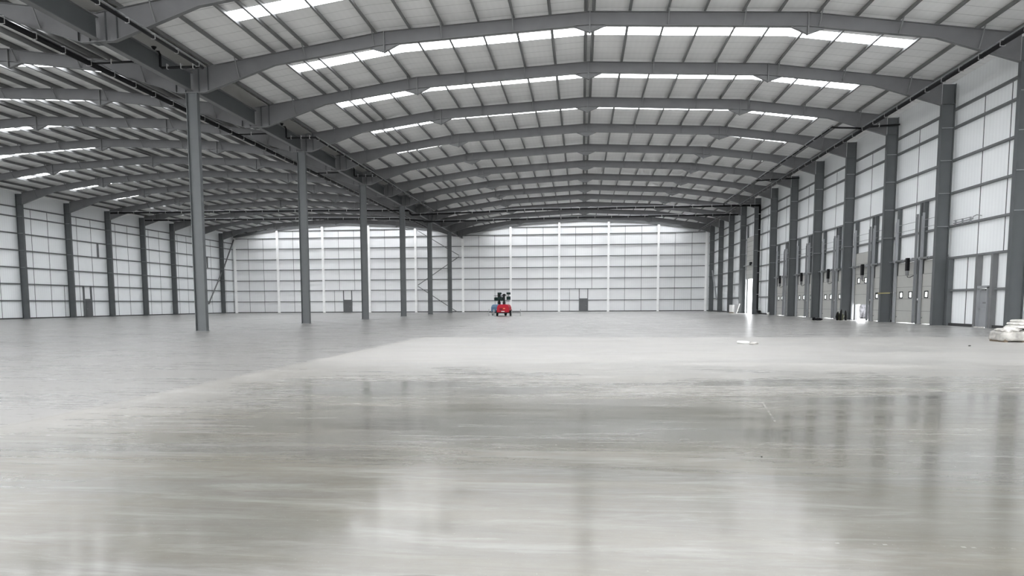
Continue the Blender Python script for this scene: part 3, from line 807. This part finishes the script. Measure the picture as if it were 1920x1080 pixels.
def cross(y, pts, label, r):
    o = (pts[0][0], y, pts[0][1])
    t = empty('cross_pipe', o, label, 'pipe', 'black cross pipes below the far rafters')
    q = [(x-o[0], 0, z-o[2]) for x, z in pts]
    bb = MB(); bb.tube(q, r, M['black'], 12); bb.build('pipe', t, smooth=True)
    for (xa, za), (xb, zb) in zip(q_ := [(a[0], a[2]) for a in q], q_[1:]):
        if abs(xb-xa) < 3: continue
        bb = MB(); bb.bar((xa, 0, za+r+0.08), (xb, 0, zb+r+0.08), 0.04, 0.04, M['galv']); bb.build('support_rail', t)
        n = int(abs(xb-xa)/2.1)
        for i in range(n):
            f = (i+0.5)/n; x = xa+(xb-xa)*f; z = za+(zb-za)*f
            bb = MB(); bb.box(-0.02, 0.02, -r-0.012, r+0.012, -r-0.012, r+0.09, M['clip']); c_ = bb.build('pipe_clip', t); c_.location = (x, 0, z)
cross(F(7)-0.35, [(20.62, 12.62), (-5.8, 12.62), (-20.7, 12.25), (-20.95, 12.4), (-21.0, 12.78), (-32.3, 13.0), (-60.0, 13.2)], 'nearer black cross pipe spanning both naves from the downpipe', 0.10)
cross(F(8)-0.35, [(19.7, 12.46), (0.6, 12.46), (-19.3, 12.24), (-20.8, 12.26), (-21.0, 12.4), (-24.4, 12.70), (-35.0, 12.88), (-60.0, 13.1)], 'farther black cross pipe spanning both naves', 0.10)
t = empty('downpipe', (20.62, F(7)-0.35, 0.3), 'black vertical downpipe on the right wall column before the white doorway', 'pipe')
bb = MB(); bb.tube([(0, 0, 12.3), (0, 0, 0.3), (0, -0.05, 0.08), (0, -0.35, 0.0), (0, -0.9, 0.0)], 0.12, M['black'], 12); bb.build('pipe', t, smooth=True)
bb = MB(); bb.tube([(0, -0.7, 0), (0, -1.3, 0)], 0.15, M['black_rubber'], 12); bb.build('socket', t, smooth=True)
for z in (2.0, 4.5, 7.0, 9.5, 11.3):
    bb = MB(); bb.box(-0.14, 0.14, -0.14, 0.14, z, z+0.05, M['clip']); bb.build('pipe_clip', t)

# ------------------------------------------------------------------ mobile lighting towers
def tower(loc, rz, body, label, kind, lamps=((0.5, 2.38, 0.24), (0.5, 1.80, 0.38), (-0.5, 2.38, 0.24), (-0.5, 1.80, 0.38)), mh=0.0):
    t = empty('lighting_tower', loc, label, 'lighting tower', 'mobile lighting towers', rz)
    bb = MB()
    w, l = 0.66, 1.0
    prof = [(-w, 0.42), (w, 0.42), (w+0.03, 0.55), (w, 1.0), (w-0.12, 1.24), (w-0.3, 1.30), (-w+0.3, 1.30), (-w+0.12, 1.24), (-w, 1.0), (-w-0.03, 0.55)]
    bb.prism_y(prof, -l, l, body); cb = bb.build('canopy', t, bevel=0.05)
    bb = MB(); bb.box(-0.42, 0.42, -l-0.02, -l, 0.62, 1.08, body); bb.build('access_panel', t, bevel=0.015)
    bb = MB()
    for i in range(5): bb.box(-0.36, -0.05, -l-0.035, -l-0.02, 0.66+i*0.05, 0.685+i*0.05, M['black'])
    bb.build('vent_grille', t)
    bb = MB(); bb.box(-0.16, 0.2, -l-0.035, -l-0.02, 0.5, 0.57, M['white_plastic']); bb.build('number_plate', t)
    bb = MB(); bb.box(0.05, 0.25, -l-0.03, -l-0.02, 0.8, 0.9, M['orange'] if kind == 'red' else M['navy']); bb.build('sticker', t)
    bb = MB(); bb.box(-0.62, 0.62, -l-0.05, l, 0.32, 0.42, M['black']); bb.bar((0, l, 0.36), (0, l+1.1, 0.36), 0.08, 0.08, M['black']); bb.build('chassis', t)
    for s in (-1, 1):
        bb = MB(); bb.tube([(s*0.68, -0.1, 0.30), (s*0.84, -0.1, 0.30)], 0.30, M['black_rubber'], 20); wl = bb.build('wheel', t, bevel=0.02)
        bb = MB(); bb.tube([(s*0.70, -0.1, 0.30), (s*0.86, -0.1, 0.30)], 0.15, M['chrome'], 14); bb.build('wheel_hub', wl)
        bb = MB(); bb.prism_x([(-0.5, 0.5), (0.3, 0.5), (0.25, 0.64), (-0.45, 0.64)], s*0.76-0.11, s*0.76+0.11, body if kind == 'blue' else M['black']); bb.build('mudguard', t, bevel=0.01)
        for q in (-1, 1):
            L = 1.1 if (s == 1 and q == 1) else 0.35
            bb = MB(); bb.bar((s*0.6, q*0.85, 0.38), (s*(0.6+L), q*0.85, 0.38), 0.06, 0.06, M['black']); bb.tube([(s*(0.62+L), q*0.85, 0.75), (s*(0.62+L), q*0.85, 0.05)], 0.035, M['chrome'], 8); bb.tube([(s*(0.62+L), q*0.85, 0.05), (s*(0.62+L), q*0.85, 0)], 0.09, M['chrome'], 10); bb.build('outrigger', t)
    bb = MB(); bb.box(-0.10, 0.10, -0.12, 0.12, 1.28, 2.2, M['black']); bb.box(-0.14, 0.14, -0.16, 0.16, 1.28, 1.6, M['black']); bb.bar((-0.1, 0, 2.05), (0.1, 0, 2.45), 0.12, 0.2, M['black']); bb.box(-0.16, 0.16, -0.1, 0.1, 2.2, 2.45, M['black'])
    ms = bb.build('mast', t, bevel=0.01)
    bb = MB(); bb.bar((-0.62, 0, 2.28), (0.62, 0, 2.28), 0.05, 0.05, M['black']); bb.build('crossbar', t)
    for x, z, h in lamps:
            bb = MB()
            bb.prism_x([(-0.16, z), (0.12, z+0.03), (0.12, z+h-0.03), (-0.16, z+h)], x-0.21, x+0.21, M['black']); bb.bar((x, 0.05, z+h/2), (x, 0.05, 2.28), 0.04, 0.04, M['black'])
            fl = bb.build('floodlight', t, bevel=0.01)
            bb = MB(); bb.box(x-0.18, x+0.18, -0.175, -0.162, z+0.03, z+h-0.03, M['lampglass']); bb.build('lamp_glass', fl)
    return t
tower((-8.55, 86.9, 0), math.radians(-3), M['red'], 'red mobile lighting tower with four black floodlights on the open floor', 'red')
tower((-9.5, 90.6, 0), math.radians(24), M['blue'], 'light blue mobile lighting tower partly behind the red one', 'blue', ((-0.36, 1.72, 0.4), (0.36, 1.72, 0.4)))

# ------------------------------------------------------------------ things on the floor
def lump(name, sx, sy, sz, mat, seed, amp=0.12, n=16, boxy=4.0, parent=None, loc=(0,0,0)):
    rnd = random.Random(seed); vs = []; fs = []
    ph = [(rnd.uniform(0, 6.28), rnd.uniform(0, 6.28), rnd.uniform(2, 7), rnd.uniform(2, 6)) for _ in range(6)]
    for i in range(n+1):
        v = math.pi*i/n - math.pi/2
        for j in range(2*n):
            u = math.pi*j/n
            d = Vector((math.cos(v)*math.cos(u), math.cos(v)*math.sin(u), math.sin(v)))
            q = (abs(d.x)**boxy + abs(d.y)**boxy + abs(d.z)**boxy)**(-1/boxy)
            f = 1 + amp*sum(math.sin(c_*d.x*2+a)*math.sin(e*d.y*2+b_+d.z*3) for a, b_, c_, e in ph)/3
            p = d*q*f; vs.append((p.x*sx/2, p.y*sy/2, max(-sz/2, p.z*sz/2)+sz/2))
    for i in range(n):
        for j in range(2*n): fs.append((i*2*n+j, i*2*n+(j+1)%(2*n), (i+1)*2*n+(j+1)%(2*n), (i+1)*2*n+j))
    bb = MB(); bb.add(vs, fs, mat); return bb.build(name, parent, smooth=True, loc=loc)
# pallet load at the right edge
t = empty('wrapped_pallet_load', (14.72, 28.5, 0), 'low dusty film-wrapped pallet load on the floor at the right edge', 'pallet load', 'loads at the right edge')
bb = MB()
for x in (-0.6, -0.05, 0.5): bb.box(x, x+0.1, -0.5, 0.5, 0, 0.09, M['wood'])
for i in range(7): bb.box(-0.6, 0.6, -0.5+i*0.15, -0.4+i*0.15, 0.09, 0.11, M['wood'])
bb.build('pallet', t)
lump('wrapped_block', 1.34, 1.12, 0.36, M['wrap'], 3, 0.05, 18, 7.0, t, (0, 0, 0.02))
lump('loose_film', 0.6, 1.0, 0.10, M['film'], 5, 0.5, 14, 2.2, t, (-0.36, -0.05, 0.35))
lump('folded_flap', 0.5, 0.4, 0.22, M['film'], 8, 0.4, 12, 2.2, t, (-0.38, -0.35, 0.30))
st = [(0.22, 0.44, 0.95, 0.95, 0.12), (0.27, 0.55, 0.86, 0.9, 0.11), (0.30, 0.65, 0.78, 0.8, 0.10)]
for i, (x, z, sx, sy, sz) in enumerate(st):
    o = lump('folded_sack', sx, sy, sz, M['film'], 11+i, 0.10, 12, 5.0, None, (14.72+x, 28.5, z))
    tag(o, 'white folded sack on the wrapped pallet load, %s of the stack' % ['bottom', 'middle', 'top'][i], 'sack', 'sacks on the pallet load')
# litter
t = empty('plastic_bottle', (5.42, 26.9, 0.05), 'clear white plastic bottle lying on the pale floor', 'bottle', rz=-0.9)
bb = MB(); bb.tube([(-0.30, 0, 0), (-0.27, 0, 0), (0.1, 0, 0), (0.2, 0, 0), (0.24, 0, 0)], [0.03, 0.05, 0.05, 0.03, 0.022], M['white_plastic'], 14); bb.build('bottle_body', t, smooth=True)
bb = MB(); bb.tube([(0.24, 0, 0), (0.29, 0, 0)], 0.028, M['black'], 12); bb.build('cap', t, smooth=True)
o = lump('crumpled_wrapper', 0.26, 0.18, 0.07, M['film'], 21, 0.5, 10, 2.5, None, (5.62, 26.5, 0)); tag(o, 'small crumpled white wrapper beside the plastic bottle', 'wrapper')
o = lump('stone_chip', 0.07, 0.06, 0.03, M['stone'], 22, 0.3, 8, 2.5, None, (11.85, 25.5, 0)); tag(o, 'tiny dark stone chip on the floor left of the pallet load', 'stone')
o = lump('stone_chip', 0.016, 0.014, 0.008, M['stone'], 23, 0.3, 8, 2.5, None, (1.61, 7.12, 0)); tag(o, 'tiny dark speck of stone on the bare near floor', 'stone')
# debris sack with black flaps by the third dock bay
t = empty('debris_sack', (19.35, 61.5, 0), 'olive debris sack between upright black flaps by the part-raised dock door', 'sack')
lump('sack_body', 0.40, 0.4, 0.50, M['olive'], 31, 0.35, 12, 2.4, t)
for i, (x, y, h, lean) in enumerate(((-0.27, -0.12, 0.66, 0.05), (-0.05, -0.24, 0.82, 0.03), (0.31, -0.2, 0.74, -0.04))):
    bb = MB(); bb.tube([(x, y, 0.0), (x-lean*0.5, y, h*0.4), (x+lean*0.3, y, h*0.8), (x+lean, y, h)], [0.07, 0.11, 0.085, 0.02], M['black_rubber'], 8); bb.build('upright_flap', t, smooth=True)
t = empty('dropped_jacket', (17.75, 61.5, 0), 'low black crumpled cloth on the floor before the third dock bay', 'cloth')
lump('cloth_heap', 0.55, 0.5, 0.17, M['dark_cloth'], 33, 0.4, 12, 2.2, t)
lump('cloth_sleeve', 0.22, 0.2, 0.22, M['dark_cloth'], 34, 0.3, 10, 2.5, t, (-0.28, 0.15, 0))
# white bucket
t = empty('bucket', (19.85, 86.8, 0), 'small white bucket at the foot of a right wall column', 'bucket')
bb = MB(); bb.tube([(0, 0, 0), (0, 0, 0.28)], [0.11, 0.14], M['white_plastic'], 16); bb.build('bucket_body', t, smooth=True)
bb = MB(); bb.tube([(0, 0, 0.28), (0, 0, 0.31)], 0.15, M['white_plastic'], 16); bb.build('lid', t)
# boards by the white doorway
t = empty('board_stack', (19.45, 105.6, 0), 'pale boards standing together on blocks left of the white doorway', 'boards')
for i in range(4):
    bb = MB(); bb.box(0.1*i, 0.1*i+0.05, -1.3, 1.3, 0.12, 1.08-0.04*i, M['white_plastic']); bb.build('board', t)
bb = MB()
for y in (-1.0, 0, 1.0): bb.box(-0.1, 0.5, y-0.08, y+0.08, 0, 0.12, M['wood'])
bb.build('block', t)
t = empty('leaning_panel', (19.3, 101.9, 0), 'white-edged translucent panel leaning beside the white doorway', 'panel')
bb = MB(); bb.bar((0.0, -0.8, 0.02), (0.12, -2.1, 1.2), 0.08, 0.1, M['white_plastic']); bb.bar((0.0, 0.9, 0.05), (0.05, 0.9, 1.15), 0.05, 0.05, M['white_plastic']); bb.build('panel_edge', t)
bb = MB(); bb.add([(0.0, -0.8, 0.04), (0.12, -2.05, 1.15), (0.06, 0.9, 1.15), (0.0, 0.9, 0.05), (0.02, -0.8, 0.04), (0.14, -2.05, 1.15), (0.08, 0.9, 1.15), (0.02, 0.9, 0.05)], [(0,1,2,3),(7,6,5,4),(0,4,5,1),(1,5,6,2),(2,6,7,3),(3,7,4,0)], M['clip']); bb.build('sheet', t)
# scrap seen outside under the raised dock door
t = empty('outside_scrap', (23.3, 68.0, -0.02), 'dark tangled scrap outside under the part-raised dock door', 'scrap')
lump('scrap_heap', 0.7, 1.6, 1.5, M['foliage'], 41, 0.5, 16, 2.4, t)
bb = MB(); bb.bar((-0.5, 0.75, 0.3), (-0.45, -0.6, 1.6), 0.07, 0.07, M['white_plastic']); bb.build('pole', t)

# ------------------------------------------------------------------ camera
f, px, py = 1464.92, 922.73, 714.75
a, p_, r_ = 0.1139, -0.0988, -0.0054
fwd = Vector((-math.sin(a)*math.cos(p_), math.cos(a)*math.cos(p_), math.sin(p_)))
right = Vector((math.cos(a), math.sin(a), 0)); up = right.cross(fwd)
r2 = right*math.cos(r_) + up*math.sin(r_); u2 = -right*math.sin(r_) + up*math.cos(r_)
cam = bpy.data.cameras.new('camera'); co = bpy.data.objects.new('camera', cam); COL.objects.link(co)
cam.sensor_width = 36; cam.lens = f/1920*36; cam.sensor_fit = 'HORIZONTAL'
cam.shift_x = (960-px)/1920; cam.shift_y = (py-540)/1920
cam.clip_start = 0.1; cam.clip_end = 500
mw = Matrix(((r2.x, u2.x, -fwd.x, 0), (r2.y, u2.y, -fwd.y, 0), (r2.z, u2.z, -fwd.z, 1.378), (0, 0, 0, 1)))
co.matrix_world = mw
SC.camera = co

# ------------------------------------------------------------------ overcast daylight outside
w = bpy.data.worlds.new('overcast_sky'); SC.world = w; w.use_nodes = True
nt = w.node_tree; bg = nt.nodes['Background']
tc = node(nt, 'ShaderNodeTexCoord'); n = node(nt, 'ShaderNodeTexNoise'); n.inputs['Scale'].default_value = 2
nt.links.new(tc.outputs['Generated'], n.inputs['Vector'])
r = ramp(nt, n.outputs['Fac'], [(0.3, (0.93, 0.96, 1.0)), (0.7, (1.0, 1.0, 1.0))])
nt.links.new(r.outputs[0], bg.inputs['Color']); bg.inputs['Strength'].default_value = 8.0

SC.view_settings.view_transform = 'Standard'; SC.view_settings.look = 'None'
SC.view_settings.exposure = 0.55; SC.view_settings.gamma = 1.0; SC.view_settings.use_curve_mapping = False
SC.cycles.use_denoising = True
SC.cycles.max_bounces = 10; SC.cycles.diffuse_bounces = 7; SC.cycles.glossy_bounces = 4
SC.cycles.sample_clamp_indirect = 8.0
